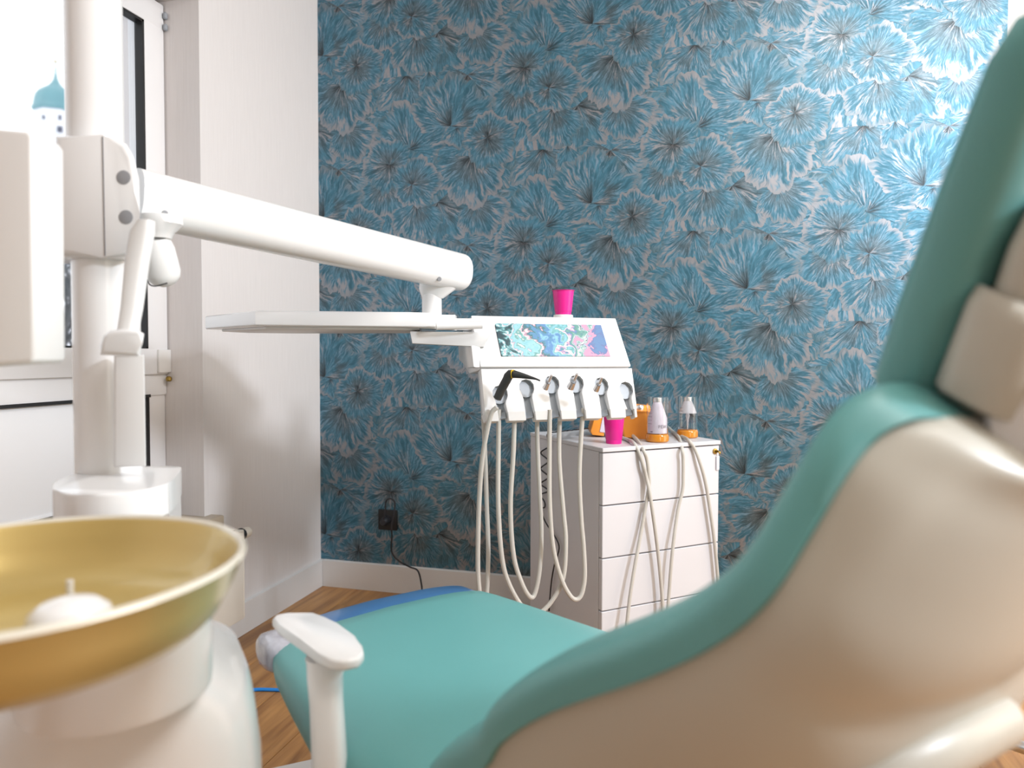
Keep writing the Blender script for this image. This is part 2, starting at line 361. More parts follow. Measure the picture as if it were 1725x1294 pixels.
for fi, (zx, zy, R, a0, a1, ox, oz, kd) in enumerate(FL):
    px, pz = zz(zx, zy)
    for (ci, cj) in cells:
        cx = px + V1[0] * ci; cz = pz + V1[1] * ci + V2[1] * cj
        if cx < -R * 1.3 or cx > XE + R * 1.3 or cz < BH - R * 1.3 or cz > 2.45 + R: continue
        dy = -.0003 - .00006 * fi - .00001 * ((ci * 3 + cj * 5) % 5)
        seed = fi * .137 + .01; full = a1 - a0 >= 360; pts = []
        for k in range(NT + 1):
            a = math.radians(a0 + (a1 - a0) * k / NT)
            t = k / NT
            rr = R * (1 + .07 * math.sin(a * 5 + fi * 1.7) + .045 * math.sin(a * 11 + fi * 2.3) + .03 * math.sin(a * 23 + fi))
            rr *= 1 + .05 * (mnoise.random() - .5) + .05 * mnoise.noise(Vector((k * .9, fi * 3.1, 0)))
            if not full: rr *= min(1, .55 + 1.9 * min(t, 1 - t)) ** .8
            pts.append((cx + ox + rr * math.cos(a), cz + oz + rr * math.sin(a)))
        cl = lambda q: (min(max(q[0], 0), XE), min(max(q[1], BH), RZ))
        cc = (cx, cz)
        if cx < 0 or cx > XE or cz < BH: pass
        vc = None
        for k in range(NT):
            p, q = pts[k], pts[k + 1]
            tri = [cc, p, q]
            if all(v[0] < 0 for v in tri) or all(v[0] > XE for v in tri) or all(v[1] < BH for v in tri): continue
            uvs = [((k + .5) / NT * (a1 - a0) / 360 + fi * .31, 0), (k / NT * (a1 - a0) / 360 + fi * .31, 1), ((k + 1) / NT * (a1 - a0) / 360 + fi * .31, 1)]
            # clip the triangle to the papered area
            poly = [(v[0], v[1], w[0], w[1]) for v, w in zip(tri, uvs)]
            for ax, lim, sg in ((0, 0, 1), (0, XE, -1), (1, BH, 1)):
                out = []
                for n_ in range(len(poly)):
                    A, B = poly[n_], poly[(n_ + 1) % len(poly)]
                    da, db = (A[ax] - lim) * sg, (B[ax] - lim) * sg
                    if da >= 0: out.append(A)
                    if da * db < 0:
                        t = da / (da - db); out.append(tuple(A[m_] + (B[m_] - A[m_]) * t for m_ in range(4)))
                poly = out
                if len(poly) < 3: break
            if len(poly) < 3: continue
            addface([bm.verts.new((v[0], dy, v[1])) for v in poly], [(v[2], v[3]) for v in poly], seed, kd)
me = bpy.data.meshes.new('wallpaper'); bm.to_mesh(me); bm.free()
wp = link('wallpaper', me, papermat(), wb, smooth=None); wp['label'] = 'blue teal wallpaper printed with overlapping silver rimmed fan flowers'

# ------------------------------------------------------------------ window
win = thing('window_1', (XWIN, -1.3, .45), None, None); tag(win, kind='structure')
def winpart(name, y0, y1, z0, z1, x0, x1, m='frame', bev=.004, p=win):
    return link(name, abox(x0, x1, y0, y1, z0, z1, bev), m, p, smooth=30)
X = XWIN
YL, YR = -2.14, YC - .001
Z0, Z1 = .442, 2.045
# outer frame
fr = winpart('frame', YL, YR, Z0, .535, X - .07, X - .012)
winpart('frame', YL, YR, .822, .9, X - .07, X - .006); winpart('frame', YL, YR, 2.0, Z1, X - .07, X - .012)
winpart('frame', YR - .075, YR, Z0, Z1, X - .07, X - .012); winpart('frame', YL, YL + .06, Z0, Z1, X - .07, X - .012)
winpart('gasket', YL + .06, YR - .07, .818, .827, X - .05, X - .004, 'darkgap', 0)
winpart('gasket', YR - .08, YR - .074, .53, .827, X - .05, X - .006, 'darkgap', 0)
winpart('gasket', YL + .06, YR - .07, .518, .526, X - .05, X - .004, 'darkgap', 0)
winpart('lower_panel', YL + .055, YR - .08, .53, .818, X - .055, X - .016)
# sash with mitred rails
sash = link('sash', abox(X - .05, X + .002, -1.98, -1.9, .888, 2.03, .004), 'frame', win, smooth=30)
winpart('sash_rail', -1.98, YR - .004, .888, .968, X - .05, X + .004, p=win); winpart('sash_rail', -1.98, YR - .004, 1.955, 2.035, X - .05, X + .004, p=win)
winpart('sash_stile', YR - .084, YR - .004, .888, 2.035, X - .05, X + .0035, p=win)
gl0, gl1 = -1.9, YR - .082
winpart('glazing_gasket', gl0, gl1, .966, .973, X - .03, X + .001, 'darkgap', 0); winpart('glazing_gasket', gl0, gl1, 1.948, 1.956, X - .03, X + .001, 'darkgap', 0)
winpart('glazing_gasket', gl1 - .008, gl1 + .002, .966, 1.956, X - .03, X + .001, 'darkgap', 0)
winpart('pane', gl0, gl1, .97, 1.952, X - .028, X - .022, 'glass', 0)
winpart('corner_cover', YR - .052, YR + .001, .893, .965, X + .003, X + .012, 'plastic_matt', .003)
h = link('hinge', lathe([(.006, 0), (.009, .004), (.009, .012), (.005, .016)], (X + .012, YR - .012, .865), 14), 'brass', win); h['label'] = 'brass pivot under the sash corner'
for zc in (2.055, 1.99, 1.955):
    link('hinge', lathe([(.004, 0), (.007, .003), (.007, .016), (.004, .02)], (X + .012, YR - .008, zc), 12), 'socket', win)

# ------------------------------------------------------------------ outside: church tower, winter trees, snowy ground
snow = mat('snowy_ground', (.8, .82, .86), .9, var=(.4, (.6, .62, .66, 1)))
g = link('ground', abox(-150, -1.2, -120, 150, -6.2, -6), snow, smooth=None); tag(g, kind='structure')
TD = 62
tc_ = at(95, 205, TD); tw = thing('church_tower', (tc_.x, tc_.y, -6), 'white octagonal church tower with copper green onion dome seen through window', 'church tower')
copper = mat('copper_patina', srgb(96, 140, 150), .55, var=(.6, srgb(120, 165, 172))); twall = mat('tower_plaster', (.86, .86, .9), .8, var=(.5, (.82, .82, .87, 1)))
px = TD / F
def hz(v): return at(95, v, TD).z
def octring(r, z, n=8, rot=.25): return [Vector((tc_.x + r * math.cos(2 * PI * (k + rot) / n), tc_.y + r * math.sin(2 * PI * (k + rot) / n), z)) for k in range(n)]
link('tower_wall', mloft([octring(31 * px, -6), octring(31 * px, hz(187))]), twall, tw, smooth=20)
prof = [(34, 191), (35, 187), (33, 184), (31.5, 175), (29.5, 165), (25, 157), (18, 151), (11, 146), (6.5, 140), (3.5, 134), (2, 126), (1.1, 116), (.6, 106)]
link('onion_dome', mloft([octring(r * px, hz(v)) for r, v in prof]), copper, tw, smooth=50)
link('finial', lathe([(.01, 0), (.12, .05), (.12, .2), (.01, .26)], (tc_.x, tc_.y, hz(106)), 10), 'brass', tw)
dirc = (CAM - tc_); dirc.z = 0; dirc.normalize(); sd = Vector((-dirc.y, dirc.x, 0))
for (u, v, hw, hh) in ((101, 198, .11, .17), (101, 218, .2, .22), (73, 198, .09, .17)):
    p = at(u, v, TD - 1.55); link('louvre_window', mbox(p, sd * hw * 2, dirc * .4, (0, 0, hh * 2), .05), mat('dark_opening', (.05, .05, .09), .6, var=(2, (.06, .06, .1, 1))), tw, smooth=30)
bark = mat('bare_bark', (.09, .085, .085), .9, var=(3, (.14, .135, .135, 1)))
def tree(u, d, h, seed, label, dense):
    rng = random.Random(seed); b0 = at(u, 600, d); b0.z = -6
    t = thing('bare_tree', b0, label, 'tree', None)
    bm = bmesh.new(); 
    def seg(p, q, r0, r1):
        d_ = (q - p).normalized(); s = d_.orthogonal().normalized(); w = d_.cross(s)
        loft(bm, [[p + (s * math.cos(2 * PI * k / 4) + w * math.sin(2 * PI * k / 4)) * r0 for k in range(4)], [q + (s * math.cos(2 * PI * k / 4) + w * math.sin(2 * PI * k / 4)) * r1 for k in range(4)]], False)
    def grow(p, dr, ln, r, lev):
        q = p + dr * ln; seg(p, q, r, r * .7)
        if lev == 0: return
        for k in range(3 if lev > 1 else 4):
            nd = (dr + Vector((rng.uniform(-1, 1), rng.uniform(-1, 1), rng.uniform(-.25, .75))) * .75).normalized()
            grow(p + dr * ln * rng.uniform(.55, 1), nd, ln * rng.uniform(.6, .8), r * .62, lev - 1)
    tr = bmesh.new(); bm2 = bm; bm = tr; seg(b0, b0 + Vector((0, 0, h * .25)), h * .022, h * .018); bm = bm2
    link('trunk', fin(tr), bark, t, smooth=60)
    grow(b0 + Vector((0, 0, h * .24)), Vector((0, 0, 1)), h * .2, h * .018, dense)
    o = link('branches', fin(bm), bark, t, smooth=None); o['kind'] = 'stuff'
tree(112, 9.0, 11.5, 3, 'bare dark winter tree close outside the window', 6)
tree(104, 16, 13.5, 5, 'bare winter tree standing behind the closer one outside', 6)
tree(40, 24, 9.5, 9, 'bare winter tree far left below the church tower', 6)

# ------------------------------------------------------------------ radiator
rad = thing('radiator', (.07, -1.3, 0), 'cream panel radiator standing under the window sill', 'radiator')
RYE = -.645
link('front_panel', abox(.088, .1, -1.9, RYE, .105, .385, .004), 'radiator', rad, smooth=30)
link('rear_panel', abox(.03, .04, -1.9, RYE, .105, .385, .004), 'radiator', rad, smooth=30)
link('side_cover', abox(.03, .1, RYE - .003, RYE + .002, .108, .388, .001), 'radiator', rad, smooth=30)
link('top_grille', abox(.03, .1, -1.9, RYE, .386, .392, .001), 'radiator', rad, smooth=30)
bm = bmesh.new()
for k in range(60):
    for xx in (.05, .065, .08): box(bm, (xx, -1.88 + k * .0205, .3922), (.008, 0, 0), (0, .012, 0), (0, 0, .001))
o = link('grille_slot', fin(bm), 'darkgap', rad, smooth=None); o['kind'] = 'stuff'
link('foot_pipe', lathe([(.011, 0), (.011, .11)], (.065, -.70, 0), 12), 'chrome', rad)
link('foot_pipe', lathe([(.011, 0), (.011, .11)], (.065, -.76, 0), 12), 'chrome', rad)
vv = link('valve_ring', lathe([(.018, 0), (.02, .004), (.02, .014), (.018, .018)], (.08, RYE + .002, .372), 20, (0, 1, 0)), 'darkgap', rad)
link('valve_head', lathe([(.017, 0), (.018, .01), (.017, .028), (.012, .034)], (.08, RYE + .02, .372), 20, (0, 1, 0)), 'radiator', rad)

# ------------------------------------------------------------------ socket on the back wall
so = thing('wall_socket', (.302, -.004, .29), 'black square wall socket low on the wallpaper', 'socket')
link('cover_plate', abox(.262, .343, -.011, -.0012, .249, .331, .003), 'darkgap', so, smooth=30)
link('socket_well', lathe([(.021, 0), (.021, .002), (.018, .002)], (.302, -.011, .29), 24, (0, -1, 0)), 'blacktube', so)
pl = thing('power_cord', (.3, -.03, .29), 'thin black power cord hanging from the wall socket to the floor', 'cord')
link('plug', lathe([(.016, 0), (.018, .006), (.017, .03), (.011, .04)], (.302, -.0125, .29), 18, (0, -1, 0)), 'blacktube', pl)
def bk(u, v, o=.0): p = ony(u, v, -.03 - o); return p
link('cable', mtube([(.302, -.05, .292), bk(649, 862, .02), bk(650, 845, .02), bk(657, 840, .02), bk(665, 846, .02), bk(664, 862, .025), bk(660, 885, .03), bk(660, 905, .02), bk(660, 930, .01), bk(672, 945, .01), bk(690, 955, .01),
                       bk(704, 962, .02), bk(710, 985, .03), bk(713, 1008, .06), (.55, -.16, .006), (.72, -.3, .005), (.85, -.42, .005)], .0034, 8), 'blacktube', pl)

# ================================================================== CABINET
dC = 1.95
CFL = at(1015, 755, dC); CZ = CFL.z
e_ = onz(1212, 742, CZ) - CFL; CW = e_.length; ce = e_.normalized(); cn = Vector((ce.y, -ce.x, 0))   # cn towards the room
CD = .44
cab = thing('drawer_cabinet', CFL + ce * CW / 2 - cn * CD / 2 - Vector((0, 0, CZ)), 'white four drawer cabinet against the blue wallpaper', 'cabinet')
def cbox(name, e0, e1, n0, n1, z0, z1, m='cabinet', bev=.0015, p=cab):
    c = CFL + ce * (e0 + e1) / 2 - cn * (n0 + n1) / 2; c.z = (z0 + z1) / 2
    return link(name, mbox(c, ce * (e1 - e0), cn * (n1 - n0), (0, 0, z1 - z0), bev, 1), m, p, smooth=30)
cbox('worktop', -.002, CW + .002, -.004, CD, CZ - .012, CZ)
cbox('side_panel', 0, .016, .02, CD, .05, CZ - .0125); cbox('side_panel', CW - .016, CW, .02, CD, .05, CZ - .0125)
cbox('back_panel', .016, CW - .016, CD - .014, CD, .05, CZ - .0125); cbox('plinth', .02, CW - .02, .03, CD - .02, .0, .05)
zd = CZ - .0155
for k in range(4):
    hgt = .146 if k < 3 else zd - .055
    dr = cbox('drawer', .001, CW - .001, 0, .0185, zd - hgt, zd)
    zd -= hgt + .0035
    if k == 0: d1 = dr
lk = CFL + ce * (CW - .018) + Vector((0, 0, -.032))
l_ = link('lock', lathe([(.0085, 0), (.0085, .003), (.006, .0035)], lk, 20, cn), 'brass', d1)
kb = bmesh.new(); box(kb, lk + cn * .009 + ce * .004, cn * .009, (0, 0, .007), ce * .002); box(kb, lk + cn * .012 + ce * .009 - Vector((0, 0, .004)), ce * .006, (0, 0, .008), cn * .002, .0006)
ky = thing('cabinet_key', lk + cn * .004, 'small brass key with a clear tag hanging in the top drawer lock', 'key'); link('key_blade', fin(kb), 'brass', ky, smooth=30)
tg = link('key_tag', mbox(lk + cn * .004 + ce * .009 - Vector((0, 0, .036)), ce * .011, cn * .002, (0, 0, .042), .0008), 'frost', ky, smooth=30)

# ================================================================== CUPS
def cup(c, R, h, label, name='plastic_cup'):
    t = thing(name, c, label, 'cup', 'pink plastic rinsing cups')
    n = 40; prof = [(R * .68, 0), (R * .70, .002), (R * .72, h * .14), (R * .745, h * .15), (R * .93, h * .93), (R * .94, h * .985), (R * 1.0, h * .985), (R * 1.01, h), (R * .95, h), (R * .92, h * .95), (R * .70, h * .16), (R * .66, .004)]
    link('cup_wall', lathe(prof, c, n), 'pink', t, smooth=40)
    return t

# ================================================================== DELIVERY UNIT (instrument console)
he = Vector((.84, .5426, 0)).normalized(); hn = Vector((he.y, -he.x, 0)); UZ = Vector((0, 0, 1))
HB = at(809.5, 618.5, 1.70); HW = .402
du = thing('delivery_unit', HB + he * HW / 2 - hn * .08, 'white dental delivery unit with sloped art panel and six instrument holders', 'dental unit')
def H(e, n, z): return HB + he * e + hn * n + UZ * z
def hprism(name, prof, e0, e1, m='plastic', bev=.004, p=du): return link(name, prism([H(e0, n, z) for n, z in prof], he * (e1 - e0), bev, 3), m, p, smooth=40)
TN, TZ = -.088, .125
hprism('console_body', [(.0, .0), (TN, TZ), (TN - .05, TZ - .004), (TN - .09, TZ - .03), (TN - .08, .0), (TN - .02, -.02), (-.01, -.008)], 0.0, HW, bev=.003)
# sloped fascia plate proud of the body
sl = Vector((0, 0, 0)) + (hn * TN + UZ * TZ); sll = sl.length; sd_ = sl.normalized(); sn = he.cross(sd_).normalized()
if sn.dot(hn) < 0: sn = -sn
fc = HB + he * HW / 2 + sl / 2
link('fascia', mbox(fc + sn * .002, he * (HW + .002), sd_ * (sll + .004), sn * .006, .002, 2), 'plastic', du, smooth=40)
# marbled art panel
def artmat():
    m = bpy.data.materials.new('marbled_print'); m.use_nodes = True; nt = m.node_tree; b = nt.nodes['Principled BSDF']; L = nt.links.new
    tc = nt.nodes.new('ShaderNodeTexCoord'); sp = nt.nodes.new('ShaderNodeSeparateXYZ'); L(tc.outputs['Object'], sp.inputs[0])
    n1 = nt.nodes.new('ShaderNodeTexNoise'); n1.inputs['Scale'].default_value = 26; n1.inputs['Detail'].default_value = 2; n1.inputs['Distortion'].default_value = .8
    n2 = nt.nodes.new('ShaderNodeTexNoise'); n2.inputs['Scale'].default_value = 140; n2.inputs['Detail'].default_value = 3
    def mm(op, a, b_, c=0):
        n = nt.nodes.new('ShaderNodeMath'); n.operation = op
        for k, v in enumerate((a, b_, c)):
            if isinstance(v, (int, float)): n.inputs[k].default_value = v
            else: L(v, n.inputs[k])
        return n.outputs[0]
    L(tc.outputs['Object'], n1.inputs['Vector']); L(tc.outputs['Object'], n2.inputs['Vector'])
    v = mm('MULTIPLY_ADD', sp.outputs[0], 3.38, .5); v = mm('ADD', v, mm('MULTIPLY', mm('SUBTRACT', n1.outputs['Fac'], .5), .72)); v = mm('ADD', v, mm('MULTIPLY', mm('SUBTRACT', n2.outputs['Fac'], .5), .14))
    r = nt.nodes.new('ShaderNodeValToRGB'); e = r.color_ramp.elements
    st = [(.0, (30, 70, 82)), (.05, (46, 104, 112)), (.085, (120, 196, 204)), (.11, (232, 238, 242)), (.135, (190, 140, 168)), (.15, (120, 200, 214)), (.23, (150, 212, 224)), (.27, (84, 164, 158)), (.31, (228, 236, 238)), (.335, (214, 160, 186)), (.36, (60, 120, 124)),
          (.41, (70, 150, 190)), (.46, (64, 132, 200)), (.52, (130, 205, 222)), (.57, (90, 170, 170)), (.60, (236, 240, 242)), (.63, (210, 160, 186)), (.655, (70, 136, 196)), (.68, (96, 156, 150)), (.75, (110, 176, 168)), (.785, (236, 240, 242)), (.80, (36, 52, 66)), (.815, (150, 205, 220)), (.84, (212, 150, 186)), (.92, (214, 156, 190)), (.95, (96, 120, 176)), (1, (88, 136, 190))]
    e[0].position, e[0].color = st[0][0], srgb(*st[0][1]); e[1].position, e[1].color = st[-1][0], srgb(*st[-1][1])
    for p, c in st[1:-1]: x = e.new(p); x.color = srgb(*c)
    hs = nt.nodes.new('ShaderNodeHueSaturation'); hs.inputs['Value'].default_value = .74; hs.inputs['Saturation'].default_value = .85
    L(v, r.inputs[0]); L(r.outputs[0], hs.inputs['Color']); L(hs.outputs[0], b.inputs['Base Color'])
    b.inputs['Roughness'].default_value = .25
    return m
ap = mbox((0, 0, 0), (.296, 0, 0), (0, .102, 0), (0, 0, .004), .0008, 1)
ao = link('art_panel', ap, artmat(), du, smooth=30); ao['label'] = 'panel printed with marbled blue green and pink swirls'
ao.matrix_basis = Matrix.Identity(4)
pc = HB + he * (HW * .5 + .003) + sd_ * (sll * .515) + sn * .0055
ao.matrix_parent_inverse = Matrix.Translation(parent_loc(du)).inverted()
ao.matrix_basis = Matrix.Translation(pc) @ Matrix((he, sd_, sn)).transposed().to_4x4()
# lower front with keyhole notches
LT, LB, LN = -.004, -.108, .034     # top z, bottom z, forward run
ldir = (hn * LN + UZ * (LB - LT)); ll = ldir.length; ldu = ldir.normalized(); lnn = he.cross(ldu)
if lnn.dot(hn) < 0: lnn = -lnn
L0 = HB + UZ * LT + hn * .001
slots = [(.0435, .062), (.113, .047), (.181, .038), (.247, .037), (.315, .044), (.383, .056)]
slots = [(e, d) for e, d in slots]
def LP(e, d, n=0): return L0 + he * e + ldu * d + lnn * n
RS = .0215
poly = [(.001, 0), (HW + .006, 0), (HW + .004, ll)]
for e, d in reversed(slots):
    b0, b1 = e + .0145, e - .0035      # neck leans to the left at the bottom
    if e > .38: b1 = e + .002; b0 = e + .013
    poly += [(b0, ll)] if b0 < HW else []
    poly += [(e + .0115, d + RS * 1.25)]
    for k in range(9):
        a = math.radians(-50 + (280) * k / 8); poly.append((e + RS * math.cos(a), d - RS * math.sin(a)))
    poly += [(e - .0115, d + RS * 1.25 + .004), (b1 - .006, ll)]
poly += [(.001, ll)]
link('holder_front', prism([LP(e, d, .0) for e, d in poly], -lnn * .034, .0016, 2), 'plastic', du, smooth=35)
# finger undersides: chamfer blocks between the notches
edges = [0.001] + sum([[e - .010, e + .0145] for e, d in slots], []) + [HW + .003]
for k in range(0, len(edges), 2):
    a, b = edges[k], edges[k + 1]
    if b - a < .006: continue
    q = [LP(a, ll - .001), LP(a + .004, ll + .019, -.010), LP(a + .004, ll + .019, -.034), LP(a, ll - .001, -.034)]
    link('holder_finger', prism(q, he * (b - a), .0012, 1), 'plastic_matt', du, smooth=35)
for e, d in slots:
    bm = bmesh.new(); rings = []
    for k in range(7):
        a = k / 6 * PI / 2; rr = (RS + .002) * math.cos(a * .96); dp = -.012 - .018 * math.sin(a)
        rings.append([LP(e + rr * math.cos(t), d - rr * math.sin(t), dp) for t in [2 * PI * q / 20 for q in range(20)]])
    loft(bm, rings, True)
    ch = [[LP(e + w_, dd, n_) for w_, n_ in ((-.016, -.004), (-.012, -.018), (0, -.024), (.012, -.018), (.018, -.004), (.018, -.03), (0, -.034), (-.016, -.03))] for dd in (d + .004, ll - .004)]
    loft(bm, ch, True)
    ch2 = [[LP(e + w_ , dd, n_) for w_, n_ in ((-.013, -.012), (0, -.024), (.013, -.012), (.013, -.03), (0, -.034), (-.013, -.03))] for dd in (ll - .004, ll + .012)]
    loft(bm, ch2, True)
    link('holder_socket', fin(bm), 'socket', du, smooth=60)
# side bracket, joint arm and push handle on the left
link('side_bracket', prism([H(-.018, n, z) for n, z in ((.0, .0), (-.03, .07), (-.14, .085), (-.16, .07), (-.15, .015), (-.06, -.004))], he * .024, .004, 2), 'plastic', du, smooth=40)
JP = at(727, 520, 1.74)
link('joint_block', prism([at(690, 558, 1.70), at(830, 560, 1.72), at(815, 585, 1.72), at(694, 579, 1.70)], FWD * .10, .004, 2), 'plastic', du, smooth=40)
link('joint_plate', prism([at(684, 530, 1.69), at(766, 530, 1.71), at(766, 556, 1.71), at(684, 552, 1.69)], FWD * .07, .004, 2), 'plastic', du, smooth=40)
link('push_handle', mtube([at(735, 549.5, 1.675), at(812, 547.5, 1.70)], [.0095, .0095], 16, 1), 'plastic', du)
link('top_bar', prism([at(740, 536, 1.76), at(835, 536.5, 1.78), at(835, 556, 1.78), at(740, 556, 1.76)], FWD * .05, .003, 2), 'plastic', du, smooth=40)
rg = H(HW * .66, TN - .035, TZ - .002)
link('cup_ring', lathe([(.026, 0), (.027, .003), (.0265, .014), (.024, .015), (.0, .013)], rg, 32, cap=False), 'plastic', du)

# hoses of the console
def hose(pts, r=.0058):
    link('instrument_hose', mtube(pts, r, 10, 8), 'hose', du)
hd = 1.70
hose([at(837, 686, 1.655), at(826, 702, 1.66), at(813, 770, 1.68), at(807, 850, 1.70), at(805, 950, 1.71), at(808, 1000, 1.715), at(814, 1022, 1.73), at(820, 1000, 1.745), at(822.5, 930, 1.75), at(820, 850, 1.76), at(817, 760, 1.76), at(812, 660, 1.77), at(812, 632, 1.78)])
hose([at(840.5, 690, 1.70), at(839.5, 760, 1.71), at(839.5, 853, 1.715), at(845, 934, 1.72), at(856, 980, 1.725), at(880, 1022, 1.735), at(905, 1034, 1.745), at(930, 1012, 1.755), at(949, 972, 1.76), at(953, 910, 1.765), at(949, 861, 1.77), at(942, 774, 1.77), at(943, 700, 1.77), at(943.5, 684, 1.76)])
hose([at(867, 690, 1.72), at(865, 760, 1.72), at(860, 853, 1.725), at(865, 934, 1.73), at(878, 980, 1.735), at(892, 1005, 1.745), at(901, 1000, 1.755), at(909, 960, 1.76), at(912, 900, 1.77), at(909, 830, 1.77), at(905, 740, 1.77), at(905, 690, 1.76)])
hose([at(926, 690, 1.72), at(925.5, 760, 1.73), at(926, 848, 1.735), at(932, 923, 1.74), at(946, 976, 1.745), at(960, 1003, 1.75), at(971, 1010, 1.755), at(980, 1000, 1.76), at(985, 970, 1.765), at(983, 920, 1.77), at(979, 873, 1.77), at(976, 799, 1.77), at(980, 720, 1.77), at(983, 688, 1.76)])

# instruments in the holders
hp = thing('handpiece', at(845, 655, 1.64), 'black angled dental handpiece with yellow ring in the first holder', 'handpiece')
pa = [at(837.5, 672, 1.645), at(845, 656, 1.645), at(853, 641, 1.64), at(858, 632, 1.638)]
link('grip', mtube([pa[0] + (pa[0] - pa[1]) * .12] + pa, [.004] + [.0098] * 1 + [.0105] * 100, 18, 1), 'handpiece', hp, smooth=60)
p0, p1, p2 = at(857, 630.5, 1.637), at(866, 630.5, 1.632), at(910, 641, 1.615)
link('elbow', mtube([at(852.5, 643, 1.64), at(856, 634, 1.638), at(859.5, 630, 1.636), at(865, 630, 1.633)], [.0104, .0108, .0106, .0098], 18, 1), 'handpiece', hp, smooth=60)
link('colour_ring', mtube([at(863, 630, 1.6345), at(865, 630.2, 1.633)], [.0103, .0103], 18, 1), 'yellow', hp)
link('nozzle', mtube([at(865, 630.2, 1.633), at(880, 633, 1.628), at(895, 636.5, 1.622), at(903, 638.5, 1.619), at(910, 641.5, 1.616)], [.0096, .0068, .0038, .0024, .0018], 14, 1), 'handpiece', hp, smooth=60)
def tip(u0, v0, u1, v1, label, wide):
    d0 = 1.685; t = thing('instrument_coupling', at(u0, v0, d0), label, 'instrument', 'chrome tips in the holders')
    a, b = at(u0, v0, d0), at(u1, v1, d0 - .03)
    link('sleeve', mtube([a, a.lerp(b, .5)], [.0078 * wide, .006 * wide], 14, 1), 'chrome', t)
    link('tip', mtube([a.lerp(b, .48), a.lerp(b, .8), b], [.0040, .0034, .0028 * wide], 12, 1), 'chrome', t)
    link('collar_ring', mtube([a.lerp(b, .44), a.lerp(b, .5)], [.0064 * wide, .0064 * wide], 14, 1), 'socket', t)
tip(919, 654, 929, 632, 'slim chrome coupling tip in the third holder from the left', 1)
tip(961, 653, 972, 630, 'thick chrome coupling tip with black mouth in the fourth holder', 1.25)
tip(1004, 657, 1014, 636, 'slim chrome coupling tip in the fifth holder next to empty end holder', 1)

cup(Vector(rg) + UZ * .0135, .0305, .067, 'pink plastic cup standing on the white ring of the delivery unit')

# ------------------------------------------------------------------ delivery arm
A0, A1 = at(225, 331, 1.175), at(778, 460, 1.775)
arm = thing('support_boom', A0, 'white glossy sloping arm carrying the delivery unit', 'arm')
ad = (A1 - A0).normalized(); au = (UZ - ad * ad.z).normalized(); aside = ad.cross(au)
def armring(t, k=1): c = A0.lerp(A1, t); return [c + aside * x * k + au * y * k for x, y in sup(40, .043, .0465, 2.5)]
link('arm_tube', mloft([armring(0), armring(.5), armring(.985), armring(.993, .97), armring(1.0, .90)]), 'plastic', arm, smooth=60)
def screw(u, v, d, r=.0055):
    c = at(u, v, d); link('screw_cap', lathe([(r, 0), (r, .004), (r * .8, .005)], c, 18, (CAM - c).normalized()), 'recess', arm)
screw(278, 360, 1.158); screw(740, 470, 1.668)
link('end_post', lathe([(.0245, .0), (.0245, .085)], at(727.5, 540, 1.745), 28), 'plastic', arm)
link('post_collar', mloft([[c + RGT * x * s + FWD * y * s for x, y in sup(28, .05, .036, 2.2)] for c, s in ((at(741, 474, 1.745), 1.0), (at(737, 487, 1.745), .92), (at(729, 503, 1.745), .52))]), 'plastic', arm)
link('elbow_collar', mloft([[c + RGT * x * s + FWD * y * s for x, y in sup(28, .034, .034, 2)] for c, s in ((at(270, 365, 1.17), 1.0), (at(274, 378, 1.17), .92), (at(271, 392, 1.17), .6), (at(268, 402, 1.17), .55))]), 'plastic', arm)
e0, e1 = at(262, 400, 1.17), at(276, 468, 1.20)
link('elbow_knuckle', mtube([e0, e0.lerp(e1, .3), e0.lerp(e1, .85), e0.lerp(e1, 1.0), e0.lerp(e1, 1.12), e0.lerp(e1, 1.2)], [.020, .026, .0285, .026, .019, .008], 24, 1), 'plastic_matt', arm, smooth=60)
link('knuckle_seam', mtube([at(247, 470, 1.165), at(252, 479, 1.165), at(262, 482, 1.165), at(282, 477, 1.17)], .0012, 6, 4), 'darkgap', arm)

# ------------------------------------------------------------------ instrument tray
tz0 = at(430, 523, 1.62).z; tz1 = at(430, 549, 1.62).z
tp = [(430, 536, 1.62), (690, 541, 1.67), (735, 541, 1.70), (735, 541, 1.98), (500, 541, 2.05), (400, 541, 2.0), (346, 541, 1.86)]
poly = [at(*t) for t in tp]
for p in poly: p.z = tz1
tray = thing('instrument_tray', poly[0].lerp(poly[3], .5), 'flat white instrument tray left of the delivery unit', 'tray')
link('tray_board', prism(poly, (0, 0, tz0 - tz1), .004, 3), 'plastic', tray, smooth=40)
ctr = sum((Vector(p) for p in poly), Vector()) / len(poly)
link('tray_underside', prism([p.lerp(ctr, .14) - UZ * .006 for p in poly], (0, 0, .0065), .002, 2), 'plastic_matt', tray, smooth=40)

# ================================================================== DENTAL TOWER (cuspidor unit)
un = thing('cuspidor_unit', (.78, -1.9, 0), 'white cuspidor tower with round pole beside the chair', 'dental unit')
pc_ = at(180, 600, 1.12)
def pole(name, u, v0, v1, d, r, m='plastic'):
    a = at(u, v0, d); b = at(u, v1, d); a.x, a.y = b.x, b.y
    z0, z1 = min(a.z, b.z), max(a.z, b.z)
    return link(name, lathe([(r, 0), (r, z1 - z0)], (a.x, a.y, z0), 40), m, un)
pole('pole', 184, 420, 800, 1.10, .047)
pole('upper_pole', 161, -1150, 262, 1.12, .0405)
